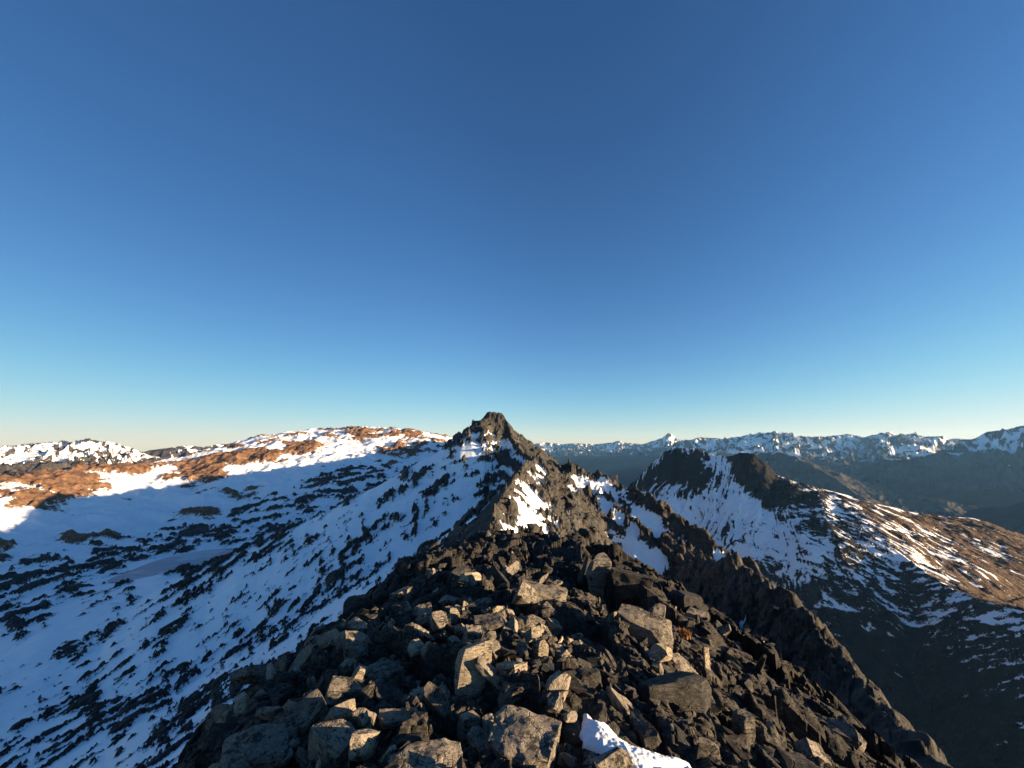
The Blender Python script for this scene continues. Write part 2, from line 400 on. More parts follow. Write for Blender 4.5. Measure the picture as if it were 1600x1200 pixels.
# rock ribs: bedding runs forward along the flank
u = (X - .32 * Y) / 4.8; v = (Y + .32 * X) / 15.0
n_near = fbm(u + 1.1 * fbm(X / 26, Y / 40, 3, 3), v + .5 * fbm(X / 12, Y / 20, 3, 13), 6, 31, .60) + .25 * fbm(X / 45, Y / 70, 3, 33)
u2 = (X - .25 * Y) / 17.0; v2 = (Y + .4 * X) / 46.0
n_far = fbm(u2 + .9 * fbm(X / 70, Y / 100, 3, 4), v2, 6, 41, .60) + .25 * fbm(X / 130, Y / 160, 3, 43)
n_blob = fbm((X + .5 * Y) / 46, (Y - .4 * X + H * .8) / 30, 6, 51, .60) + .2 * fbm(X / 120, Y / 120, 3, 53)
wf = sstep(250, 520, Rr); wb = sstep(800, 1000, Rr - .25 * X)
n_spk = fbm(X / (4.2 * big), (Y + .5 * H) / (5.5 * big), 5, 671, .6)
rib = .34 * n_spk + n_near * (1 - wf) + n_far * wf * (1 - wb) + n_blob * wb
thr = np.interp(Rr, (60, 200, 500, 900, 1500), (.24, .23, .19, .09, .09))
thr = thr - .22 * fbm(X / 95, Y / 120, 3, 57) - .01
s = thr - rib                                                # > 0 snow
s = s - .18 * sstep(.6, 1.1, sl)
# face of the main peak: diagonal ribs and more rock towards the crest
face = np.exp(-(np.minimum(D['d_peak'], D['d_nw'] * .9) / 125) ** 2) * (~east)
diag = fbm((X * .8 + H * 1.1) / 34, (X * .6 - H * 1.6 + Y * .2) / 11, 6, 61, .58)
s = s * (1 - face) + face * (.10 - diag * 1.05 - .40 * n_spk + .2 * fbm(X / 40, Y / 40, 3, 8))
crest_m = np.exp(-(D['d_main'] / np.interp(Y, (20, 80, 160, 270), (18, 14, 7, 5))) ** 2)
s = s - 1.0 * np.where(D['sd_main'] > 0, crest_m, crest_m ** 8)
s = s - 1.6 * np.exp(-(np.hypot(X - PEAK[5][0], Y - PEAK[5][1]) / 14) ** 2)
# left flank near the crest: outcrops
s = s - .42 * np.exp(-((D['d_main'] - 32) / 24) ** 2) * (~east) * sstep(60, 110, Y) * sstep(-.15, .25, fbm(X / 16, Y / 38, 4, 77))
# right flank
rf = fbm(X / 22 + H / 40, H / 20, 5, 71, .55)
s_e = -.30 - .7 * rf - .45 * fbm(X / 5, (Y + H) / 5, 4, 673, .6)
s_e = s_e + patches(X, Y, [(822, 805, 30, 1.8), (800, 830, 28, 1.8), (845, 825, 22, 1.6), (830, 775, 20, 1.5), (832, 748, 12, 1.1), (793, 838, 18, 1.6), (852, 842, 14, 1.5), (846, 735, 9, .8), (815, 778, 14, 1.4), (785, 834, 20, 1.7), (802, 818, 22, 1.7), (818, 795, 20, 1.6), (828, 770, 16, 1.5), (841, 745, 12, 1.4), (850, 800, 16, 1.5), (858, 822, 16, 1.5), (835, 836, 22, 1.6), (846, 770, 10, 1.3), (848, 790, 8, 1.0), (880, 800, 13, 1.5), (888, 832, 10, 1.2), (905, 745, 12, 1.1), (925, 752, 12, .8), (945, 755, 12, 1.0), (895, 765, 9, .9),
      (950, 790, 12, .9), (968, 808, 9, .8), (1000, 800, 14, .8), (1020, 822, 14, 1.1), (1010, 880, 20, 1.5), (1030, 868, 10, 1.1), (990, 870, 8, 1.0), (985, 848, 11, 1.1), (990, 828, 9, 1.0), (1048, 912, 9, 1.1), (1140, 868, 11, 1.4), (1125, 857, 9, 1.3), (1165, 968, 10, 1.2)], fn_b, 45, 700) * sstep(40, 70, Rr) * .62
s_e = s_e - 1.2 * np.exp(-(D['d_cr'] / 14) ** 2) + patches(X, Y, [(1210, 912, 13, 1.9), (1222, 935, 8, 1.8), (1190, 905, 9, 1.4), (1160, 965, 9, 1.9), (1168, 985, 7, 1.8), (1128, 860, 10, 1.8), (1290, 1006, 5, 1.6), (1160, 925, 6, 1.3)], fn_b, 30, 500) * .6
s_e = s_e - .5 * sstep(1.15, 1.6, sl)
s = np.where(east, s_e, s)
# the cirque wall and its lit rim
cq = sstep(60, 0, D['d_cq'] - 330) * (D['z7'] > H - 10) * (~east)
band = patches(X, Y, [(340, 720, 40, -.6), (395, 715, 26, -.5), (300, 735, 30, -.5), (455, 700, 12, -.5), (420, 715, 12, -.6), (490, 700, 22, -.5), (570, 678, 30, -.5), (640, 700, 20, -.45), (655, 680, 20, -.4), (600, 700, 22, -.2), (20, 774, 38, -.75), (75, 764, 32, -.7), (100, 738, 32, -.8), (180, 727, 32, -.8), (40, 748, 26, -.5), (110, 762, 20, -.7), (210, 726, 20, -.6),
      (510, 715, 26, .8), (540, 700, 26, .6), (450, 740, 35, .5), (250, 730, 30, .5), (40, 800, 60, .7), (60, 745, 12, .4), (60, 765, 12, .3), (180, 770, 60, .5), (560, 720, 24, .4)], fn_b, 800, 2200)
cqn = .03 - fbm((X + .5 * Y) / 120, (Y - .4 * X + H) / 80, 5, 661, .52) * 1.15
s = np.where(cq > 0, s * (1 - .75 * np.clip(cq, 0, 1)) + .75 * np.clip(cq, 0, 1) * cqn + .62 * band * np.clip(cq * 1.2, 0, 1) + .12, s)
# lake: level ground round it
ls = poly_sdf(X, Y, LAKE)
lk = sstep(-26, 4, ls); H = H * (1 - lk) + (LAKE_Z - 1.2) * lk
s = s + .35 * sstep(-30, 0, ls) * (n_far < .35)
# relief: rock stands proud of the smooth snow
rock = sstep(.06, -.25, s)
relief = np.clip(Rr / 200, .25, 3.2)
cw = np.exp(-(np.minimum(np.minimum(np.minimum(D['d_peak'], D['d_rs']), D['d_cr']), D['d_cq']) / (10 + .02 * Rr)) ** 2)
H2 = H + rock * relief * (1.2 + 1.4 * ridged(X / (14 * big), Y / (14 * big), 5, 91)) * (1 - lk) - cw * 2.4 * relief
H2 = H2 + (1 - lk) * np.clip(Rr / 300, .1, 2.5) * 1.3 * fbm(X / 60, Y / 60, 4, 99)
steep = np.where(east, 1.0 - .7 * sstep(220, 380, Rr), face * .6) * sstep(25, 60, Rr)
H2 = H2 + steep * np.clip(Rr / 200, .3, 1.6) * 3.0 * ridged((X + .5 * H) / 20, (Y + H) / 34, 6, 101, .55) * rock
crestw = np.exp(-(np.minimum(np.minimum(D['d_peak'], D['d_rs']), D['d_cr']) / 16) ** 2) * sstep(20, 60, Rr)
crestw = crestw * (1 - .75 * np.exp(-(np.hypot(X - PEAK[6][0], Y - PEAK[6][1]) / 22) ** 2))
d1, d2, ci, cj, cx, cy = voro(X / 7, Y / 7, 5)
H2 = H2 + crestw * np.clip(Rr / 260, .2, 1.6) * (2.4 * (rnd2(ci, cj, 9) - .75) + 1.5 * ridged(X / 9, Y / 9, 5, 107) - .8)
# broken crags on the right flank and the cirque wall
eb = east * sstep(16, 30, Rr)
v1 = blocks_n(X + .3 * H, Y + .3 * H, 9.0, 601); v2 = blocks_n(X + .4 * H, Y - .3 * H, 3.2, 607)
H2 = H2 + eb * rock * (3.3 * v1 + 1.9 * v2 + 1.6 * ridged(X / 12, (Y + H) / 16, 6, 611, .6) - 1.2 - 1.6 * sstep(220, 380, Rr)) * np.clip(Rr / 160, .16, 1.2)
H2 = H2 + eb * rock * sstep(160, 80, Rr) * sstep(20, 75, Rr) * (2.1 * blocks_n(X + .5 * H, Y, 2.6, 613) + .8 * blocks_n(X, Y + .5 * H, 1.0, 617) + .8 * ridged(X / 4, (Y + H) / 5, 5, 619, .6))
cqm = np.clip(cq, 0, 1)
H2 = H2 + cqm * ((13 * (ridged((X + Y) / 120, (Y - X) / 160, 6, 621, .55) - .45)) * sstep(0, 60, D['d_cq']) + 5.0 * rock * (blocks_n(X, Y + H, 26, 631) + .4 * ridged(X / 40, Y / 40, 5, 633))) * (1 - lk)
rim = np.exp(-(D['d_cq'] / 16) ** 2) * (Rr > 1100) * (~east)
H2 = H2 + rim * (6.5 * (blocks_n(X, Y, 17, 663) + .1) + 4 * ridged(X / 22, Y / 22, 4, 665) - 2)
H2 = H2 + (~east) * face * rock * (2.0 * blocks_n(X + H, Y, 8, 641) + .5) * np.clip(Rr / 400, .2, 1.2)
sm = .85 * np.exp(-(np.hypot(X - PEAK[6][0], (Y - PEAK[6][1]) * .8) / 15) ** 4)
H2 = H2 * (1 - sm) + sm * (H - 1.5 + 3.0 * blocks_n(X, Y, 6, 691) + 1.2 * ridged(X / 6, Y / 6, 4, 693))
s = s - 1.5 * sm
brown = np.clip(cq * 1.15, 0, 1) * np.where(isc, 1, .2) + np.where(east, .02 + .14 * fbm(X / 60, H / 60, 3, 88), 0)
brown = brown + .1 * (~east) * sstep(500, 200, Rr)
M_B = mountain_mat('ridge_rock_and_snow', 7.0, edge=.55, width=.035, bump=.9, bdist=1.4, rock=((.022, .022, .022), (.085, .080, .071)), brown=((.13, .072, .040), (.26, .145, .080)))
o = grid_mesh('mountain', X, Y, H2, M_B, (s, brown, 0))
tag(o, 'snow streaked ridge rising to the dark pointed peak above the shaded bowl', 'mountain', kind='structure')

# frozen lake
me = bpy.data.meshes.new('lake'); bm = bmesh.new()
pts = []
n = len(LAKE)
for k in range(n):
    p0, p1, p2, p3 = [np.array(LAKE[(k + j - 1) % n]) for j in range(4)]
    for t in np.linspace(0, 1, 6)[:-1]:
        pts.append(.5 * ((2 * p1) + (-p0 + p2) * t + (2 * p0 - 5 * p1 + 4 * p2 - p3) * t * t + (-p0 + 3 * p1 - 3 * p2 + p3) * t ** 3))
top = [bm.verts.new((p[0], p[1], LAKE_Z)) for p in pts]; bm.faces.new(top)
bmesh.ops.triangulate(bm, faces=bm.faces[:]); bmesh.ops.recalc_face_normals(bm, faces=bm.faces[:])
bm.to_mesh(me); bm.free()
if me.polygons[0].normal.z < 0: me.flip_normals()
nm = N('frozen_lake_ice'); nm.link(nm.mix(nm.step(nm.noise(.03, 7, .65), .42, .62), (.24, .29, .35), (.44, .49, .55)), nm.b.inputs['Base Color']); nm.b.inputs['Roughness'].default_value = .45
me.materials.append(nm.m); o = bpy.data.objects.new('lake', me); COL.objects.link(o)
tag(o, 'frozen grey blue lake in the floor of the snowy bowl', 'lake', kind='structure')
print('B', time.time() - T0)
# ------------------------------------------------------------------ right mountain
CTOP = [P(940, 800, 1420), P(985, 757, 1360), P(1010, 736, 1330), P(1035, 709, 1300), P(1060, 701, 1280), P(1085, 702, 1262), P(1108, 710, 1250), P(1135, 715, 1235), P(1160, 709, 1222), P(1178, 713, 1214), P(1195, 728, 1205), P(1210, 742, 1200), P(1250, 755, 1200), P(1290, 765, 1210),
        P(1340, 780, 1250), P(1380, 790, 1290), P(1420, 800, 1330), P(1470, 806, 1390), P(1520, 809, 1450), P(1560, 822, 1480), P(1600, 838, 1500), P(1720, 880, 1560)]
CSP = [P(1290, 770, 1205), P(1318, 800, 1150), P(1345, 825, 1100), P(1385, 855, 1045), P(1430, 885, 1000), P(1475, 912, 965), P(1540, 938, 925), P(1600, 957, 890), P(1720, 1000, 830)]
CBUT = [P(1175, 740, 1205), P(1215, 790, 1120), P(1260, 830, 1050), P(1310, 875, 985), P(1370, 935, 930), P(1400, 1000, 900)]
CBUT2 = [P(1080, 720, 1262), P(1120, 775, 1180), P(1150, 815, 1120), P(1185, 860, 1060)]
def surf_c(X, Y):
    wx = X + 16 * fbm(X / 110, Y / 110, 4, 211); wy = Y + 16 * fbm(X / 110 + 9, Y / 110, 4, 223)
    d, t, z, sd = ridge(wx, wy, CTOP)
    cliff = np.interp(t, (0, 200, 470, 590, 1200), (1, 1, 1, 0, 0))
    near = prof(d, (0, 12, 60, 150, 300, 460, 3000), (0, 14, 72, 150, 258, 400, 1100)) * cliff + prof(d, (0, 15, 60, 200, 400, 3000), (0, 3, 20, 92, 240, 1900)) * (1 - cliff)
    far = prof(d, (0, 100, 400, 3000), (0, 40, 260, 1400))
    z1 = z - np.where(sd > 0, far, near); tt, d1 = t, d
    d, t, z, sd = ridge(wx, wy, CSP)
    lf = prof(d, (0, 10, 60, 200, 3000), (0, 4, 24, 90, 1000)); rt = prof(d, (0, 10, 60, 200, 3000), (0, 7, 52, 178, 2200))
    z2 = z - np.where(sd > 0, lf, rt); ds = d
    d, t, z, sd = ridge(wx, wy, CBUT); z3 = z - 6 - prof(d, (0, 10, 80, 3000), (0, 6, 56, 2000))
    d, t, z, sd = ridge(wx, wy, CBUT2); z4 = z - 4 - prof(d, (0, 10, 80, 3000), (0, 6, 60, 2000))
    H = smax(smax(smax(z1, z2, 12), z3, 10), z4, 10)
    H = smax(H, -575 + 10 * fbm(X / 90, Y / 90, 4, 3), 25)
    return H, d1, tt, ds, z1, z2, cliff
rs = np.concatenate([np.linspace(520, 860, 180), np.linspace(861, 1420, 620)[1:], np.linspace(1422, 1640, 70)[1:], np.linspace(1650, 2300, 25)[1:]])
X, Y = polar(9, 64, 860, rs)
H, d1, tt, ds, z1, z2, cliff = surf_c(X, Y)
sl = slope_of(X, Y, H)
wt = tt + 14 * fbm(X / 60, Y / 60, 4, 7)
gul = ridged(wt / 34, d1 / 160 + H / 300, 5, 231, .55)
gul2 = ridged(wt / 11, d1 / 60, 4, 237, .5)
cl = np.clip(sstep(.75, 1.15, sl) * cliff, 0, 1)
downs = sstep(8, 75, d1)
H2 = H + downs * (10 * (gul - .3) * cliff + 5 * cl * gul2 + 4 * fbm(X / 30, Y / 30, 5, 239))
H2 = H2 + (1 - downs) * 3.0 * ridged(X / 16, Y / 16, 4, 245) * cliff
# snow: fans under the cliffs, streaks along the lit right slope, thinning downhill
fan = .09 + .75 * fbm(wt / 24, d1 / 90 + .4, 6, 251, .6) + 1.2 * fbm(wt / 7 + .4 * fbm(X / 40, Y / 40, 3, 9), d1 / 45, 6, 253, .62) - .25 * gul + .40 * np.exp(-((d1 - 170) / 105) ** 2) - .45 * np.exp(-((d1 - 50) / 38) ** 2)
fan = fan - .55 * sstep(-215, -380, H) + .30 * sstep(60, 20, d1) * sstep(.25, .0, d1 / 400)
fan = fan - .8 * np.exp(-(ds / 50) ** 2) * .3
fan = fan + patches(X, Y, [(1130, 745, 16, .7), (1150, 775, 20, .6), (1100, 800, 40, .35), (1060, 800, 30, .35), (1180, 800, 22, .35), (1230, 860, 30, .3), (1060, 740, 26, -.7), (1180, 735, 24, -.8), (1210, 760, 18, -.6), (1250, 790, 22, -.6), (1300, 850, 34, -.6), (1124, 720, 10, .7), (1132, 742, 12, .4), (1172, 728, 18, -1.0), (1190, 750, 22, -.5), (1160, 722, 12, -.8), (1350, 880, 34, -.4), (1120, 830, 16, -.5)], lambda a, b: surf_c(a, b)[0], 700, 1500) * .55
ax = (X * .80 + Y * .60); ay = (-X * .60 + Y * .80)
run = fbm(ax / 30 + .5 * fbm(X / 70, Y / 70, 3, 5), ay / 130, 6, 261, .58)
open_ = .02 + .55 * run + .75 * fbm(ax / 8, ay / 50, 6, 277, .6) - .40 * sstep(200, 520, tt - 420) - .3 * sstep(-215, -260, H) + .65 * np.exp(-(d1 / 16) ** 2)
lit = np.clip((1 - cliff) * sstep(-8, 8, z1 - z2 + 20), 0, 1)
lit = np.where((z2 > z1 + 2), np.where(X * 0 + 1 > 0, sstep(-40, 40, ds * 0), 0), lit) * (1 - cliff)
lowd = fan * cliff + (-.16 + .5 * fbm(ax / 30, ay / 60, 6, 271, .6) + .95 * fbm(ax / 7, ay / 26, 6, 273, .6) - .62 * sstep(-225, -390, H)) * (1 - cliff)
sb = CSP[::-1] + [P(1240, 750, 1230), P(1100, 708, 1330)]
side = sstep(-25, 35, (X - np.interp(Y, [p[1] for p in sb], [p[0] for p in sb])) + 30 * fbm(X / 40, Y / 40, 4, 5))
sw = np.interp(tt, (0, 480, 640), (1, 1, 0))
lowd = lowd + (fan - lowd) * np.clip(sw - cliff, 0, 1) + .10 * sstep(-330, -230, H) * (1 - sw)
s = lowd * (1 - side) + open_ * side
s = s - .35 * cl
brown = side * .95 * sstep(-90, -150, H)
rock = sstep(.05, -.2, s)
b_n = blocks_n(X + .5 * H, Y + .5 * H, 24, 651)
H2 = H2 + rock * (4.0 * b_n + 1.6 * blocks_n(X + H, Y, 9, 657)) + rock * 2.2 * (ridged(ax / 18, ay / 40, 5, 281) + .4)
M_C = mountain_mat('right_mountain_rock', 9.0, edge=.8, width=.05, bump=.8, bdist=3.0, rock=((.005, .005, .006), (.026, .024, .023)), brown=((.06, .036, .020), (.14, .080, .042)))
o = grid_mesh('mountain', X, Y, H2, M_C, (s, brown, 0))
tag(o, 'broad dark cliffed mountain with snow fans and a brown sunlit right shoulder', 'mountain', kind='structure')
print('C', time.time() - T0)

# ------------------------------------------------------------------ far mountains and the valleys
def far_range(name, label, pts, slope, base, r0, r1, az0, az1, naz, nr, snowz, mat, seed, L, rough=.10, snow_w=60, brown=.0, snow_n=.5, cat='mountain', curve=.85, soff=-.42):
    X, Y = polar(az0, az1, naz, np.linspace(r0, r1, nr))
    wx = X + .35 * L * fbm(X / (1.5 * L), Y / (1.5 * L), 4, seed); wy = Y + .35 * L * fbm(X / (1.5 * L) + 7, Y / (1.5 * L), 4, seed + 1)
    d, t, z, sd = ridge(wx, wy, pts)
    rel = z - base
    H = z - rel * (1 - np.exp(-(slope * d / np.maximum(rel, 1)) ** curve))
    g = ridged((t + .4 * L * fbm(X / L, Y / L, 3, seed + 5)) / L, d / (3.2 * L), 5, seed + 2, .55)
    r2 = ridged(X / (L * 1.3), Y / (L * 1.3), 7, seed + 3, .62)
    up = sstep(base, base + .5 * (rel.max()), H)
    amp = 1.5 * rough * np.minimum(rel, 800)
    H2 = H + amp * up * ((g - .35) * sstep(0, L * .8, d) * (0 if cat == 'hill' else 1.2) + .6 * (r2 - .45) * (.2 + .8 * sstep(0, 1.2 * L, d)))
    alt = np.minimum((H2 - snowz) / snow_w, 1.0)
    s = .55 * alt + 1.5 * fbm(t / (.4 * L), d / (.55 * L), 6, seed + 9, .6) - .8 * (g - .3) - .4 * (r2 - .35) + soff
    s = np.clip(s * .8, -1, 1)
    if mat is M_F: brown = sstep(snowz - 40, snowz - 260, H2)
    o = grid_mesh(name, X, Y, H2, mat, (s, brown, 0))
    tag(o, label, cat, kind='structure'); return o
M_F = mountain_mat('far_rock_and_snow', 60.0, edge=.8, width=.08, bump=.6, bdist=25.0, rock=((.02, .022, .024), (.05, .05, .048)), brown=((.006, .010, .010), (.016, .021, .018)))
M_S = mountain_mat('brown_spur', 50.0, edge=.8, width=.08, bump=.6, bdist=20.0, rock=((.02, .022, .024), (.05, .05, .048)), brown=((.018, .014, .010), (.038, .028, .018)))
M_L = mountain_mat('left_far_rock', 40.0, edge=.6, width=.05, bump=.8, bdist=9.0, rock=((.03, .028, .026), (.10, .09, .08)), brown=((.10, .05, .025), (.20, .10, .05)))
fm = N('forest_slope'); f = fm.noise(.012, 7, .65)
fm.link(fm.mix(fm.step(f, .35, .65), (.006, .011, .011), (.016, .021, .018)), fm.b.inputs['Base Color']); fm.b.inputs['Roughness'].default_value = 1
fm.b.inputs['Specular IOR Level'].default_value = 0
fm.link(fm.bump(fm.noise(.03, 6, .7), .6, 20), fm.b.inputs['Normal'])
# left
far_range('mountain', 'low snowy mountains with dark craggy tops on the far left horizon',
    [P(-160, 705, 3400), P(-60, 703, 3400), P(0, 701, 3300), P(50, 692, 3250), P(80, 690, 3200), P(105, 693, 3200), P(142, 687, 3150), P(170, 692, 3150), P(200, 698, 3150), P(222, 706, 3150), P(236, 712, 3150)],
    .30, -420, 2500, 4200, -66, -40, 420, 260, -130, M_L, 301, 80, .09, 80, .05, .62, soff=-.22)
far_range('mountain', 'dark snow dusted ridge behind the sunlit snow slope on the left',
    [P(190, 712, 4300), P(240, 703, 4300), P(285, 696, 4300), P(320, 698, 4300), P(345, 694, 4400), P(400, 692, 4500), P(460, 697, 4500)],
    .30, -500, 3600, 5200, -50, -24, 360, 160, -60, M_L, 311, 150, .08, 80, .0, .3, soff=-.2)
# right
far_range('mountain', 'pale distant snowy skyline range left of the pyramid peak',
    [P(700, 700, 15000), P(790, 697, 15000), P(830, 694, 15000), P(850, 691, 14800), P(880, 694, 14800), P(900, 692, 14500), P(930, 694, 14500), P(958, 691, 14300), P(968, 688, 14300), P(980, 692, 14300), P(1000, 693, 14200), P(1020, 692, 14200), P(1080, 694, 14000), P(1130, 694, 14000)],
    .42, -1000, 11800, 17000, -12, 32, 620, 170, -330, M_F, 321, 260, .13, 150, 0, .5)
far_range('mountain', 'sharp snowy pyramid peak standing above the distant range',
    [P(985, 697, 11900), P(1012, 692, 11800), P(1028, 686, 11700), P(1038, 680, 11700), P(1045, 676, 11700), P(1052, 681, 11700), P(1062, 687, 11700), P(1078, 691, 11800), P(1100, 695, 11900)],
    .62, -1000, 10200, 13600, 10, 32, 420, 190, -260, M_F, 331, 210, .10, 160, 0, .4)
far_range('mountain', 'broad snow covered range filling the skyline right of the pyramid peak',
    [P(1030, 712, 9700), P(1060, 690, 9600), P(1080, 687, 9500), P(1092, 684, 9500), P(1118, 684, 9300), P(1130, 686, 9300), P(1160, 681, 9200), P(1190, 675, 9000), P(1205, 676, 9000), P(1209, 673, 9000), P(1215, 676, 9000), P(1235, 676, 9000), P(1250, 681, 9000), P(1270, 682, 9100), P(1290, 682, 9200), P(1322, 678, 9300), P(1350, 683, 9400),
     P(1368, 679, 9400), P(1374, 675, 9400), P(1380, 677, 9400), P(1387, 673.5, 9400), P(1392, 678, 9400), P(1402, 681, 9500), P(1414, 681, 9500), P(1428, 676, 9600), P(1444, 682, 9600), P(1470, 681, 9600), P(1480, 686, 9600), P(1500, 700, 9500)],
    .40, -900, 6200, 11800, 20, 53, 720, 330, -290, M_F, 341, 235, .14, 150, 0, .62, soff=-.28)
far_range('mountain', 'faint blue farthest mountain seen through the gap on the right',
    [P(1440, 690, 17200), P(1480, 686, 17200), P(1495, 684.5, 17200), P(1515, 686, 17200), P(1560, 688, 17200), P(1640, 690, 17200)],
    .30, -900, 16000, 18200, 42, 58, 160, 40, -200, M_F, 351, 700, .06, 150, 0, .4)
far_range('mountain', 'grey blue rounded mountain at the right edge of the skyline',
    [P(1470, 712, 7600), P(1490, 700, 7500), P(1505, 691, 7500), P(1530, 682, 7400), P(1550, 673, 7400), P(1572, 670, 7400), P(1590, 666, 7400), P(1610, 664, 7400), P(1680, 656, 7400), P(1800, 670, 7400)],
    .36, -900, 5400, 9400, 43, 66, 420, 170, -200, M_F, 361, 260, .12, 190, 0, .5)
far_range('mountain', 'brown snow tipped spur descending into the hazy valley',
    [P(1130, 712, 6000), P(1180, 708, 5600), P(1217, 705, 5200), P(1240, 713, 5000), P(1265, 726, 4700), P(1300, 746, 4400), P(1335, 770, 4200), P(1370, 792, 4000)],
    .50, -900, 2900, 7000, 22, 52, 460, 240, -165, M_S, 371, 161, .07, 100, .6, .5)
far_range('hills', 'dark forested rounded hill across the hazy valley', [P(1300, 752, 7200), P(1350, 730, 7100), P(1400, 719, 7000), P(1450, 717, 6900), P(1490, 719, 6800), P(1520, 727, 6600), P(1560, 740, 6400), P(1600, 755, 6200), P(1700, 780, 6000)],
    .42, -900, 4700, 9000, 34, 62, 320, 130, 9e9, fm.m, 381, 480, .05, 100, 0, .5, 'hill')
far_range('hills', 'low wooded valley spur beside the pale river flat', [P(1380, 752, 6000), P(1412, 758, 5900), P(1440, 769, 5800), P(1470, 784, 5700), P(1490, 796, 5600), P(1505, 806, 5500)],
    .42, -900, 4600, 6900, 40, 56, 260, 110, 9e9, fm.m, 391, 300, .04, 100, 0, .5, 'hill')
far_range('hills', 'dark green wooded hillside at the right edge behind the brown shoulder', [P(1490, 822, 4700), P(1530, 800, 4500), P(1560, 789, 4300), P(1600, 780, 4100), P(1680, 760, 3900), P(1800, 740, 3800)],
    .45, -900, 2800, 5400, 44, 66, 300, 120, 9e9, fm.m, 401, 260, .04, 100, 0, .5, 'hill')
far_range('hills', 'dark wooded lower slopes filling the blue valley behind the ridge', [P(640, 735, 10500), P(800, 716, 10400), P(900, 712, 10300), P(1000, 712, 10200), P(1080, 716, 9900), P(1200, 725, 9000)],
    .30, -1000, 6500, 12500, -16, 40, 420, 120, 9e9, fm.m, 411, 600, .06, 100, 0, .5, 'hill')
X, Y = polar(-180, 180, 181, np.concatenate([[1], np.geomspace(60, 18200, 60)]))
o = grid_mesh('ground', X, Y, -905 + 12 * fbm(X / 900, Y / 900, 4, 5), fm.m); tag(o, 'dark wooded valley floor far below', 'ground', kind='structure')
# river flat
me = bpy.data.meshes.new('river'); bm = bmesh.new(); zr = -880
rv = [P(*q, 1) for q in ((1500, 803), (1512, 797), (1522, 793), (1542, 793.5), (1538, 797), (1530, 800), (1518, 805))]
bm.faces.new([bm.verts.new((x * zr / z, y * zr / z, zr)) for x, y, z in rv]); bm.to_mesh(me); bm.free()
if me.polygons[0].normal.z < 0: me.flip_normals()
nm = N('pale_river'); nm.b.inputs['Base Color'].default_value = (.35, .38, .38, 1); nm.b.inputs['Roughness'].default_value = .3
me.materials.append(nm.m); o = bpy.data.objects.new('river', me); COL.objects.link(o); tag(o, 'pale river flat glinting in the hazy valley', 'river', kind='structure')
print('D', time.time() - T0)

# ------------------------------------------------------------------ air
bm = bmesh.new(); bmesh.ops.create_cube(bm, size=1)
me = bpy.data.meshes.new('haze'); 
bmesh.ops.scale(bm, vec=(18300 * 2, 18300 * 2, 1480), verts=bm.verts[:]); bmesh.ops.translate(bm, vec=(0, 0, -250), verts=bm.verts[:])
bm.to_mesh(me); bm.free()
hz = bpy.data.objects.new('haze', me); COL.objects.link(hz); tag(hz, 'thin blue air haze over the valleys', 'haze', kind='stuff')
mt = bpy.data.materials.new('air_haze'); mt.use_nodes = True; mt.node_tree.nodes.clear()
pv = mt.node_tree.nodes.new('ShaderNodeVolumePrincipled'); ou = mt.node_tree.nodes.new('ShaderNodeOutputMaterial')
pv.inputs['Color'].default_value = (.22, .52, 1, 1); pv.inputs['Density'].default_value = 2.1e-5; pv.inputs['Anisotropy'].default_value = .2; pv.inputs['Absorption Color'].default_value = (1, 1, 1, 1)
mt.node_tree.links.new(pv.outputs[0], ou.inputs['Volume']); me.materials.append(mt)
# ------------------------------------------------------------------ the rocky crest underfoot
from mathutils import noise as mnoise
LEFT = [P(*q) for q in ((745, 850, 15.5), (690, 866, 14.5), (640, 884, 13.5), (590, 912, 12.6), (558, 937, 11.8), (535, 975, 10.0), (480, 1012, 8.4), (420, 1052, 7.1), (330, 1114, 5.6), (272, 1197, 4.3), (235, 1290, 3.4), (200, 1450, 2.6))]
RIGHT = [P(*q) for q in ((915, 853, 15.8), (960, 872, 14.8), (1005, 885, 13.4), (1050, 915, 12.2), (1110, 955, 11.6), (1160, 1000, 11.2), (1205, 1045, 10.6), (1262, 1085, 9.8), (1335, 1133, 8.9), (1420, 1200, 7.6), (1500, 1290, 6.3), (1600, 1450, 4.8))]
INNER = [P(*q) for q in ((800, 1200, 2.35), (560, 1200, 2.45), (1080, 1200, 2.8), (800, 1100, 3.0), (600, 1100, 3.1), (1000, 1100, 3.35), (1200, 1160, 4.3), (800, 1000, 4.4), (660, 1000, 4.75), (940, 1000, 4.9), (1100, 1040, 5.6), (1200, 1080, 7.2), (800, 935, 6.8), (700, 925, 7.8), (900, 935, 7.4), (1010, 950, 8.0), (800, 885, 11), (880, 885, 11.5), (830, 848, 15.6))]
ctl = list(LEFT) + list(RIGHT) + INNER + [(0, 0, -1.68), (-1.6, .3, -1.8), (1.6, .3, -1.75), (0, -2, -1.7), (4.5, 1.5, -2.9), (7, 1, -4.6), (0, 19, -6.2), (0, 24, -9.5), (3, 20, -8.0), (-3, 20, -8)]
for q, sg in ((LEFT, -1), (RIGHT, 1)):
    for k in range(len(q)):
        a = np.array(q[max(k - 1, 0)]); b = np.array(q[min(k + 1, len(q) - 1)]); e = (b - a)[:2]; e /= np.hypot(*e)
        n = np.array([-e[1], e[0]]); n = n if n[0] * sg > 0 else -n
        p = np.array(q[k])
        for dd, dz in (((1.6, 2.6), (4.5, 7.0), (9, 13)) if sg < 0 else ((1.5, 2.0), (4.5, 6.5), (9, 13))):
            ctl.append((p[0] + n[0] * dd, p[1] + n[1] * dd, p[2] - dz))
ctl = np.array(ctl)
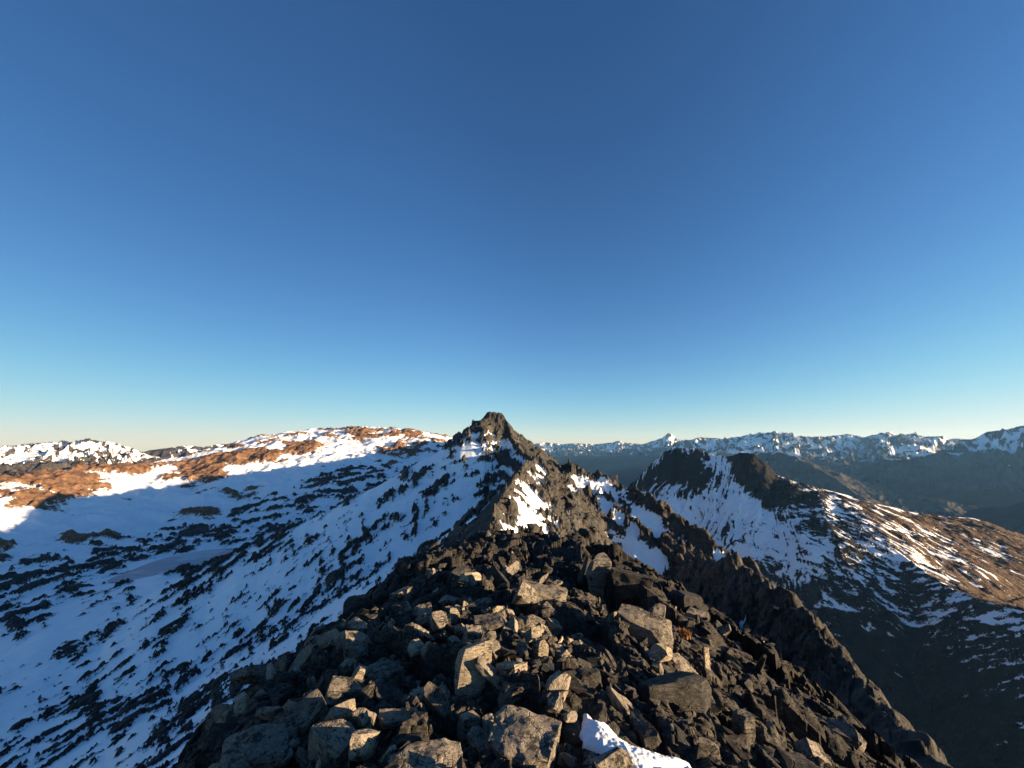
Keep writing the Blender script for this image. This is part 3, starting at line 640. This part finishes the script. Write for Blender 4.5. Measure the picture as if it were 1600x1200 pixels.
def _rbf_fit(c):
    n = len(c); r = np.hypot(c[:, None, 0] - c[None, :, 0], c[:, None, 1] - c[None, :, 1])
    A = np.zeros((n + 3, n + 3)); A[:n, :n] = r + np.eye(n) * -.15
    A[:n, n] = 1; A[:n, n + 1:] = c[:, :2]; A[n, :n] = 1; A[n + 1:, :n] = c[:, :2].T
    return np.linalg.solve(A, np.concatenate([c[:, 2], np.zeros(3)]))
_wv = _rbf_fit(ctl)
def base_a(X, Y):
    h = _wv[-3] + _wv[-2] * X + _wv[-1] * Y
    for k in range(len(ctl)): h = h + _wv[k] * np.hypot(X - ctl[k, 0], Y - ctl[k, 1])
    return h
def blocks(X, Y, sc, seed, amp, tilt, crack, ang=0.0, st=1.0):
    c, s_ = math.cos(ang), math.sin(ang)
    x = (X * c + Y * s_) / sc; y = (-X * s_ + Y * c) / (sc * st)
    d1, d2, ci, cj, cx, cy = voro(x, y, seed)
    r = rnd2(ci, cj, seed + 5); tx = rnd2(ci, cj, seed + 6) - .5; ty = rnd2(ci, cj, seed + 7) - .5
    return amp * (r - .5) + tilt * sc * (tx * (x - cx) + ty * (y - cy)) - crack * sstep(.16, 0, d2 - d1)
SP = [(908, 1118), (921, 1118), (930, 1134), (945, 1137), (956, 1143), (968, 1160), (990, 1172), (1006, 1177), (1040, 1190), (1078, 1200), (1100, 1225), (1010, 1240), (975, 1215), (950, 1193), (932, 1180), (912, 1170), (903, 1152), (906, 1140)]
SP = [(q[0], q[1]) for q in hits(SP, base_a, 1.5, 10)]
def ground_a(X, Y, fine=True):
    X = np.asarray(X, F); Y = np.asarray(Y, F)
    b0 = base_a(X, Y); h = rough_a(X, Y, fine); near = (np.hypot(X, Y) < 6)
    if near.any(): h = np.where(near, h * sstep(.06, -.16, poly_sdf(X, Y, SP)), h)
    return b0 + h
def rough_a(X, Y, fine):
    h = 0
    wx = X + .16 * fbm(X / .7, Y / .7, 3, 401); wy = Y + .16 * fbm(X / .7 + 5, Y / .7, 3, 407)
    Rr = np.hypot(X, Y); k = np.clip(Rr / 6, .55, 1.5)
    h = k * blocks(wx, wy, 1.5, 421, .15, .34, .07, .5, 1.3)
    h = h + k * blocks(wx, wy, .62, 431, .10, .5, .05, -.3, 1.4)
    if fine:
        h = h + blocks(wx, wy, .24, 441, .075, .9, .03, .2, 1.5) + .02 * ridged(X / .3, Y / .3, 5, 451) + .012 * fbm(X / .08, Y / .08, 3, 457)
        h = h + blocks(wx, wy, .10, 461, .022, .7, .012, .9, 1.3) * sstep(9, 4, Rr)
    return h
rs = np.geomspace(.7, 34, 1000)
X, Y = polar(-86, 86, 1150, rs)
Z = ground_a(X, Y)
sl = slope_of(X, Y, base_a(X, Y))
side = sstep(.9, 1.8, sl)
# broken faces on the steep sides
X2 = X + side * .5 * fbm(Y / .9, Z / .8, 5, 471); Y2 = Y + side * .4 * fbm(X / .9, Z / .8, 5, 477)
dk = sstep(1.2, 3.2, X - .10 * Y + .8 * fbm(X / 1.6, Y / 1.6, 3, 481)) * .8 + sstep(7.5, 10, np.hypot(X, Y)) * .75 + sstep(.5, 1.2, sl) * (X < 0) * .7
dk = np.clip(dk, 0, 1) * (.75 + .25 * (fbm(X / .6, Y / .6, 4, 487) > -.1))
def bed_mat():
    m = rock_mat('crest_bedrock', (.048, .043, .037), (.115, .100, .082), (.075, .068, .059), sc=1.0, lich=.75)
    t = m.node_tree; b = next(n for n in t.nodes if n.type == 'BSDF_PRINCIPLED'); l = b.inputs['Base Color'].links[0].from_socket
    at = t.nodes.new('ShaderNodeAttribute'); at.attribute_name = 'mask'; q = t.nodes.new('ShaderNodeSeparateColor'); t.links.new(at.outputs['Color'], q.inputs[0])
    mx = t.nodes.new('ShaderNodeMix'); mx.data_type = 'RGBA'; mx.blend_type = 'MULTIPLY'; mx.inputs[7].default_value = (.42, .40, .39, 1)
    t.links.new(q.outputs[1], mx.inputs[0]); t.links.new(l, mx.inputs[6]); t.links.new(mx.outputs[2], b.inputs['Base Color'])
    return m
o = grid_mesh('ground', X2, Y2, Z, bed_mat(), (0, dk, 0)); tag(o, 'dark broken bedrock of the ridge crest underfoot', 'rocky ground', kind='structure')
for p in (o.data,): p.set_sharp_from_angle(angle=R_(40))
print('A', time.time() - T0)

# ------------------------------------------------------------------ loose rocks
def chisel(name, seed, dims, cuts, mat, lo=.60, hi=.92, rough=.035, edge=.075, bev=.018, flat=False):
    """an angular block: a box split along random planes, edges worn, faces roughened"""
    r = random.Random(seed); bm = bmesh.new(); bmesh.ops.create_cube(bm, size=2)
    bmesh.ops.scale(bm, vec=[d / 2 for d in dims], verts=bm.verts[:])
    for v in bm.verts: v.co += Vector((r.uniform(-1, 1) * dims[0], r.uniform(-1, 1) * dims[1], r.uniform(-1, 1) * dims[2])) * .10
    for k in range(cuts):
        nrm = Vector((r.gauss(0, 1), r.gauss(0, 1), r.gauss(0, 1) * (.35 if flat else 1))).normalized()
        nrm = Vector((nrm.x / dims[0], nrm.y / dims[1], nrm.z / dims[2])).normalized()
        sup = max(v.co.dot(nrm) for v in bm.verts)
        bmesh.ops.bisect_plane(bm, geom=bm.verts[:] + bm.edges[:] + bm.faces[:], plane_co=nrm * sup * r.uniform(lo, hi), plane_no=nrm, clear_outer=True)
        be = [e for e in bm.edges if e.is_boundary]
        if be: bmesh.ops.holes_fill(bm, edges=be, sides=0)
    bmesh.ops.dissolve_degenerate(bm, dist=.02, edges=bm.edges[:])
    bmesh.ops.bevel(bm, geom=bm.edges[:], offset=bev, segments=1, affect='EDGES', clamp_overlap=True)
    bmesh.ops.triangulate(bm, faces=bm.faces[:])
    for it in range(6):
        lim = max(edge, .6 * .5 ** it)
        long = [e for e in bm.edges if e.calc_length() > lim]
        if not long: continue
        bmesh.ops.subdivide_edges(bm, edges=long, cuts=1); bmesh.ops.triangulate(bm, faces=[f for f in bm.faces if len(f.verts) > 3])
    bm.normal_update(); off = Vector((seed * 3.7, seed * 1.3, seed * 7.1))
    for v in bm.verts:
        p = v.co
        a = mnoise.noise(p * 3 + off) * 1.2 + mnoise.noise(p * 8 + off) * .7 + mnoise.noise(p * 19 + off) * .4
        b_ = math.floor((p.z * .8 + p.x * .25) * 7 + mnoise.noise(p * 2 + off)) % 2
        v.co = p + v.normal * (a * rough + b_ * rough * .45)
    bmesh.ops.recalc_face_normals(bm, faces=bm.faces[:])
    me = bpy.data.meshes.new(name); bm.to_mesh(me); bm.free()
    me.polygons.foreach_set('use_smooth', [True] * len(me.polygons)); me.set_sharp_from_angle(angle=R_(24)); me.materials.append(mat)
    return me
SHAPES = {'block': ((1.0, .8, .72), 15, False), 'slab': ((1.15, .8, .30), 8, True), 'wedge': ((1.1, .62, .62), 11, False), 'shard': ((1.2, .5, .26), 9, False), 'pillar': ((.5, .45, 1.1), 9, False), 'boulder': ((1.0, .85, .7), 22, False), 'spike': ((.55, .5, 1.0), 12, False)}
MATS = {'grey brown': M_ROCK, 'pale': M_PALE, 'dark': M_DARK}
_lib = {}
def rock_mesh(kind, tone, k):
    key = (kind, tone, k)
    if key not in _lib:
        d, c, fl = SHAPES[kind]
        _lib[key] = chisel('rock', hash_(kind) * 31 + k * 7 + hash_(tone), d, c, MATS[tone], bev=.007, lo=.56 if kind != 'boulder' else .78, hi=.92 if kind != 'boulder' else .97, flat=fl, rough=.018 if kind != 'boulder' else .034)
    return _lib[key]
def hash_(s): return sum((i + 1) * ord(ch) for i, ch in enumerate(s)) % 997
def g1(x, y): return float(ground_a(np.array([x]), np.array([y]), False)[0])
GA = lambda x, y: ground_a(x, y, False)
NAMES = {'block': 'rock', 'slab': 'flat_rock', 'wedge': 'rock', 'shard': 'rock_shard', 'pillar': 'rock', 'boulder': 'boulder', 'spike': 'rock'}
placed = []
def put(kind, tone, k, x, y, z, size, rot, label, group, cat='rock', name=None, squash=(1, 1, 1)):
    o = bpy.data.objects.new(name or NAMES[kind], rock_mesh(kind, tone, k)); COL.objects.link(o)
    o.location = (x, y, z); o.rotation_euler = rot; o.scale = (size * squash[0], size * squash[1], size * squash[2])
    o.color = (1, 1, 1, size); tag(o, label, cat, group); placed.append((x, y, size)); return o
# landmark rocks: px, py of the middle, width px, distance factor, kind, tone, variant, rotation, squash, label
HERO = [
 (400, 1172, 112, 'boulder', 'grey brown', 1, (8, -6, 20), (1, .9, .95), 'big rounded sunlit boulder at the bottom left corner of the rock crest'),
 (462, 1122, 118, 'slab', 'grey brown', 2, (24, -18, 35), (1, .9, 1.5), 'long leaning slab with a bright lower edge above the bottom left boulder'),
 (542, 1080, 84, 'block', 'grey brown', 3, (8, 10, 20), (1, .9, .75), 'sunlit flat topped block on the left brink of the crest'),
 (524, 1150, 92, 'block', 'grey brown', 4, (0, 12, -30), (1, .9, .95), 'shaded block with one sunlit triangular top right of the leaning slab'),
 (598, 1046, 76, 'boulder', 'grey brown', 5, (0, 0, 60), (1, .9, .8), 'rounded lichen covered boulder at the left of the rubble'),
 (556, 1012, 60, 'block', 'grey brown', 6, (10, 20, 10), (1, .9, .9), 'rough sunlit rock near the dark left drop, upslope of the rounded boulder'),
 (622, 1110, 92, 'slab', 'pale', 7, (4, 3, 8), (1, .55, .7), 'long flat pale slab lying level in the rubble'),
 (693, 1072, 62, 'wedge', 'grey brown', 8, (10, 50, 30), (1, .9, .9), 'slanting wedge leaning left of the tall pale upright block'),
 (737, 1042, 60, 'pillar', 'pale', 9, (-8, 6, 25), (1.25, 1, .9), 'tall pale upright block in the middle of the rubble'),
 (731, 1138, 40, 'spike', 'pale', 10, (6, 4, 40), (1, 1, 1.0), 'bright yellow angular stone standing on end near the bottom'),
 (812, 1150, 128, 'boulder', 'grey brown', 11, (14, 8, -20), (1, .9, .95), 'large streaked boulder with a sloping face at the bottom centre'),
 (662, 1192, 140, 'boulder', 'grey brown', 12, (5, 3, 10), (1, .8, .6), 'broad low boulder on the bottom edge left of the streaked boulder'),
 (706, 936, 50, 'wedge', 'pale', 13, (0, 8, -10), (1, 1, .7), 'pale flat topped wedge on the upper crest'),
 (830, 964, 64, 'wedge', 'grey brown', 14, (0, 14, 10), (1, 1, .9), 'triangular boulder with a lit right side on the upper crest'),
 (848, 930, 92, 'slab', 'grey brown', 15, (6, 8, -8), (1, .8, 1.1), 'long thick slab lying above the triangular boulder'),
 (768, 968, 72, 'slab', 'grey brown', 16, (8, -4, 6), (1, .8, 1.1), 'flat slab left of the triangular boulder'),
 (740, 1002, 40, 'spike', 'grey brown', 17, (-6, 10, 20), (1, 1, 1.2), 'pointed stone standing up behind the tall pale upright block'),
 (1005, 975, 104, 'block', 'grey brown', 18, (2, 4, -22), (1, .9, 1.15), 'massive square block with a sunlit front on the right of the crest'),
 (984, 906, 84, 'block', 'dark', 19, (0, 10, -15), (1, .9, .8), 'dark angular block perched behind the massive square block'),
 (934, 902, 50, 'pillar', 'grey brown', 20, (4, 4, 10), (1.2, 1, .9), 'stubby rough pillar left of the perched dark block'),
 (968, 1090, 92, 'wedge', 'grey brown', 21, (30, 48, 10), (1, .8, .8), 'tilted slab with a sunlit right face above the snow strip'),
 (1052, 1062, 150, 'block', 'dark', 22, (-8, 6, 15), (1, .8, .95), 'huge dark lichen covered block half in shadow right of the tilted slab'),
 (914, 1052, 58, 'block', 'dark', 23, (0, 8, 30), (1, .9, .8), 'dark square block left of the tilted slab'),
 (1104, 1168, 64, 'block', 'grey brown', 24, (4, 4, 8), (1, .9, 1.05), 'round topped sunlit block standing right of the snow strip'),
 (1212, 1150, 52, 'shard', 'pale', 25, (10, 78, 15), (1, 1, 1), 'upright pale sliver among dark slabs at the lower right'),
 (1160, 1146, 50, 'pillar', 'grey brown', 26, (0, 8, 12), (1, 1, .95), 'squat sunlit pillar between the huge dark block and the upright sliver'),
 (1272, 1172, 84, 'slab', 'grey brown', 27, (38, 32, 20), (1, .9, 1.4), 'sloping sunlit slab at the lower right edge of the crest'),
 (1330, 1150, 60, 'block', 'grey brown', 28, (10, 4, 10), (1, .9, .9), 'outermost sunlit rock of the lower right edge'),
 (892, 1118, 34, 'block', 'pale', 29, (0, 10, 20), (1, 1, .8), 'small squared pale stone just left of the snow tip'),
 (886, 1188, 44, 'wedge', 'pale', 30, (10, 20, 0), (1, 1, 1), 'pale wedge on the bottom edge left of the snow strip'),
 (925, 1194, 40, 'wedge', 'pale', 31, (0, -20, 40), (1, 1, 1), 'pale stone touching the lower side of the snow strip'),
 (1104, 1040, 24, 'pillar', 'pale', 32, (0, 3, 5), (.55, .8, 1.9), 'thin tall pale splinter standing right of the huge dark block'),
 (1236, 1192, 110, 'boulder', 'dark', 33, (0, 4, 0), (1, .8, .5), 'bluish shaded boulder on the bottom edge at the lower right'),
 (620, 1030, 30, 'block', 'pale', 34, (0, 10, 20), (1, 1, .8), 'small bright stone right of the rounded lichen covered boulder'),
 (650, 1040, 34, 'block', 'pale', 35, (20, 10, 50), (1, 1, .9), 'small bright squarish stone behind the slanting wedge'),
 (800, 1070, 70, 'slab', 'grey brown', 36, (10, -12, 20), (1, .8, 1.2), 'slab with a bright right end between pale upright block and streaked boulder'),
 (770, 1090, 90, 'shard', 'grey brown', 37, (6, 34, -10), (1.1, .8, 1), 'thin edge-on sliver slanting down right of the tall pale upright block'),
 (612, 1080, 70, 'slab', 'dark', 38, (26, 16, 0), (1, .9, 1.2), 'dark tilted slab above the long flat pale slab'),
 (1075, 935, 60, 'block', 'dark', 39, (0, 10, 10), (1, 1, .8), 'dark rock on the right brink behind the massive square block'),
 (560, 942, 62, 'block', 'dark', 40, (0, 0, 20), (1, .9, 1.0), 'black shaded outcrop on the left skyline of the crest'),
]
for (px, py, wp, kind, tone, k, rot, sq, lab), (x, y, z) in zip(HERO, hits([(h[0], h[1] + h[2] * .22) for h in HERO], GA, 1.5, 30)):
    d = math.sqrt(x * x + y * y + z * z); wid = wp * d / (FPX * math.hypot(1, (px - 800) / FPX, (py - 600) / FPX))
    dims = SHAPES[kind][0]; base = max(dims[0] * sq[0], .4)
    if kind in ('pillar', 'spike'): base = .62
    size = wid / base * .74
    put(kind, tone, k, x, y, z + .10 * size, size, [R_(a) for a in rot], lab, None, 'boulder' if kind == 'boulder' else 'rock', squash=sq)
# scattered rocks of the crest: tone, size and neighbours tell them apart
LM = [(placed[i], HERO[i][-1]) for i in range(len(HERO))]
SHORT = {0: 'bottom left boulder', 1: 'long leaning slab', 2: 'flat topped brink block', 4: 'rounded lichen covered boulder', 5: 'rough rock near the left drop', 6: 'long flat pale slab', 8: 'tall pale upright block', 9: 'bright yellow standing stone', 10: 'large streaked boulder', 11: 'broad low bottom boulder', 12: 'pale flat topped wedge',
         13: 'triangular boulder', 14: 'long thick slab', 17: 'massive square block', 18: 'perched dark block', 20: 'tilted slab above the snow strip', 21: 'huge dark block', 23: 'round topped block beside the snow', 24: 'upright pale sliver', 26: 'sloping lower right slab', 31: 'thin tall splinter', 39: 'black outcrop on the left skyline'}
kinds = ['block', 'slab', 'wedge', 'shard', 'spike', 'shard', 'slab', 'slab', 'wedge']
def scatter(n, az0, az1, r0, r1, s0, s1, tones, seed, tilt=35):
    r = random.Random(seed); made = 0; tries = 0
    while made < n and tries < n * 60:
        tries += 1
        az = R_(r.uniform(az0, az1)); R = math.sqrt(r.uniform(r0 * r0, r1 * r1)); x, y = R * math.sin(az), R * math.cos(az)
        size = min(s0 + (s1 - s0) * r.random() ** 2.0, .065 * R + .02)
        if any(math.hypot(x - q[0], y - q[1]) < .32 * (size + q[2]) for q in placed): continue
        bh = float(base_a(np.array([x]), np.array([y]))[0])
        gx = abs(float(base_a(np.array([x + .5]), np.array([y]))[0]) - bh) / .5
        if gx > 1.15: continue
        kind = r.choice(kinds); tone = r.choice(tones); k = r.randrange(60, 64)
        near = min(SHORT, key=lambda i: math.hypot(x - placed[i][0], y - placed[i][1])); q = placed[near]
        da = math.atan2(x, y) - math.atan2(q[0], q[1]); dr = math.hypot(x, y) - math.hypot(q[0], q[1])
        rel = ('right of' if da > 0 else 'left of') if abs(da * R) > abs(dr) else ('behind' if dr > 0 else 'in front of')
        sw = 'small' if size < s0 + .25 * (s1 - s0) else ('large' if size > s0 + .7 * (s1 - s0) else 'middling')
        wd = {'spike': 'pointed stone', 'block': 'blocky stone', 'slab': 'flat slab', 'wedge': 'wedge shaped stone', 'shard': 'thin shard'}[kind]
        put(kind, tone, k, x, y, g1(x, y) + size * r.uniform(.10, .34), size, (R_(r.gauss(0, tilt)), R_(r.gauss(0, tilt)), r.uniform(0, 6.28)), f'{sw} {tone} {wd} {rel} the {SHORT[near]}', 'loose rocks on the ridge crest', squash=(r.uniform(.8, 1.2), r.uniform(.8, 1.2), r.uniform(.8, 1.2)))
        made += 1
T1 = ['grey brown', 'pale', 'pale', 'pale', 'grey brown']; T2 = ['dark', 'dark', 'grey brown']
scatter(150, -34, 9, 2.3, 5.4, .08, .27, T1, 1)
scatter(50, -20, 22, 5.0, 9.5, .14, .55, T1 + T2, 2, 22)
scatter(20, 8, 45, 2.4, 5.0, .10, .34, T2 + ['grey brown', 'pale'], 3)
scatter(18, 16, 46, 5.0, 9.5, .15, .5, T2 + ['grey brown'], 4)
scatter(15, -12, 12, 9.0, 15.5, .25, .6, T2, 5, 20)
scatter(8, -50, -20, 3.0, 9.0, .2, .5, T2 + ['grey brown'], 6)
# rubble too small to count
bm = bmesh.new(); r = random.Random(5)
tmp = [rock_mesh('wedge', 'grey brown', 90), rock_mesh('block', 'grey brown', 91), rock_mesh('shard', 'grey brown', 92)]
low = []
for seed in range(14):
    q = bmesh.new(); fl_ = r.choice((.14, .2, .3, .36)); pts = [q.verts.new((r.uniform(-.6, .6), r.uniform(-.4, .4), r.uniform(-fl_, fl_))) for _ in range(10)]
    g = bmesh.ops.convex_hull(q, input=pts); bmesh.ops.delete(q, geom=list({*g['geom_interior'], *g['geom_unused']}), context='VERTS')
    q.verts.index_update(); low.append((np.array([v.co[:] for v in q.verts]), [[v.index for v in f.verts] for f in q.faces])); q.free()
n = 9000; ang = np.array([R_(r.uniform(-46, 46)) for _ in range(n)]); rad = np.array([math.exp(r.uniform(math.log(2.1), math.log(12))) for _ in range(n)])
xs, ys = rad * np.sin(ang), rad * np.cos(ang); zs = ground_a(xs, ys); ok = slope_of  # resting heights
insp = poly_sdf(xs, ys, SP); (tx, ty, tz), = hits([(1070, 1006)], GA, 1.5, 30)
b0 = base_a(xs, ys); sx = np.abs(base_a(xs + .4, ys) - b0) / .4
V = []; Fc = []; nv = 0
for i in range(n):
    if insp[i] > -.10 or math.hypot(xs[i] - tx, ys[i] - ty) < .22: continue
    if sx[i] > 1.1 or r.random() < .35 * (xs[i] > 1.2): continue
    s_ = (.018 + .07 * r.random() ** 4) * (1 + rad[i] * .08); co, fs = low[r.randrange(14)]
    M = np.array(Matrix.Rotation(r.uniform(0, 6.28), 3, 'Z') @ Matrix.Rotation(r.gauss(0, .7), 3, 'X'))
    V.append(co @ M.T * s_ * 1.6 + np.array([xs[i], ys[i], zs[i] + .2 * s_])); Fc += [[a + nv for a in f] for f in fs]; nv += len(co)
bm.free(); me = bpy.data.meshes.new('rubble'); me.from_pydata(np.concatenate(V).tolist(), [], Fc); me.update(); me.materials.append(M_RUBBLE)
o = bpy.data.objects.new('rubble', me); COL.objects.link(o); tag(o, 'fine broken stone between the rocks of the crest', 'rubble', kind='stuff')

# the strip of old snow
xs = np.linspace(min(p[0] for p in SP) - .1, max(p[0] for p in SP) + .1, 170); ys = np.linspace(min(p[1] for p in SP) - .1, max(p[1] for p in SP) + .1, 150)
X, Y = np.meshgrid(xs, ys); q = poly_sdf(X, Y, SP) + .012 * fbm(X / .12, Y / .12, 3, 501)
g = base_a(X, Y); Z = g - .005 - .5 * sstep(.02, -.12, q) +   .075 * np.sqrt(np.clip(q / .12, 0, 1)) + .014 * fbm(X / .22, Y / .2, 2, 507) + .006 * fbm(X / .03, Y / .03, 2, 509)
nm = N('old_snow'); nm.b.inputs['Base Color'].default_value = (.80, .82, .86, 1); nm.b.inputs['Roughness'].default_value = .6
nm.b.inputs['Subsurface Weight'].default_value = .15; nm.b.inputs['Subsurface Radius'].default_value = (.04, .06, .08)
nm.link(nm.bump(nm.noise(60, 6, .7), .3, .01), nm.b.inputs['Normal'])
o = grid_mesh('snow_patch', X, Y, Z, nm.m); tag(o, 'smooth strip of white old snow between dark rocks at the bottom', 'snow patch')
# the dry grass tuft
(tx, ty, tz), = hits([(1070, 1006)], GA, 1.5, 30); r = random.Random(3); V = []; Fc = []
for i in range(160):
    a = r.uniform(0, 6.28); l = r.uniform(.05, .12); ln = r.uniform(.1, .9); b = Vector((r.gauss(0, .045), r.gauss(0, .045), -.03)); t = b + Vector((math.cos(a) * ln * l, math.sin(a) * ln * l, l)); s_ = Vector((-math.sin(a), math.cos(a), 0)) * .006
    mdl = b.lerp(t, .55) + Vector((0, 0, .02)); k = len(V); V += [b - s_, b + s_, mdl + s_ * .8, mdl - s_ * .8, t]; Fc += [(k, k + 1, k + 2, k + 3), (k + 3, k + 2, k + 4)]
me = bpy.data.meshes.new('grass_tuft'); me.from_pydata(V, [], Fc); nm = N('dry_grass'); nm.b.inputs['Base Color'].default_value = (.26, .13, .055, 1); nm.b.inputs['Roughness'].default_value = .8
me.materials.append(nm.m); o = bpy.data.objects.new('grass_tuft', me); COL.objects.link(o); o.location = (tx, ty, tz + .12); tag(o, 'small orange tuft of dry grass beside the massive square block', 'grass tuft')
print('rocks', len(placed), time.time() - T0)
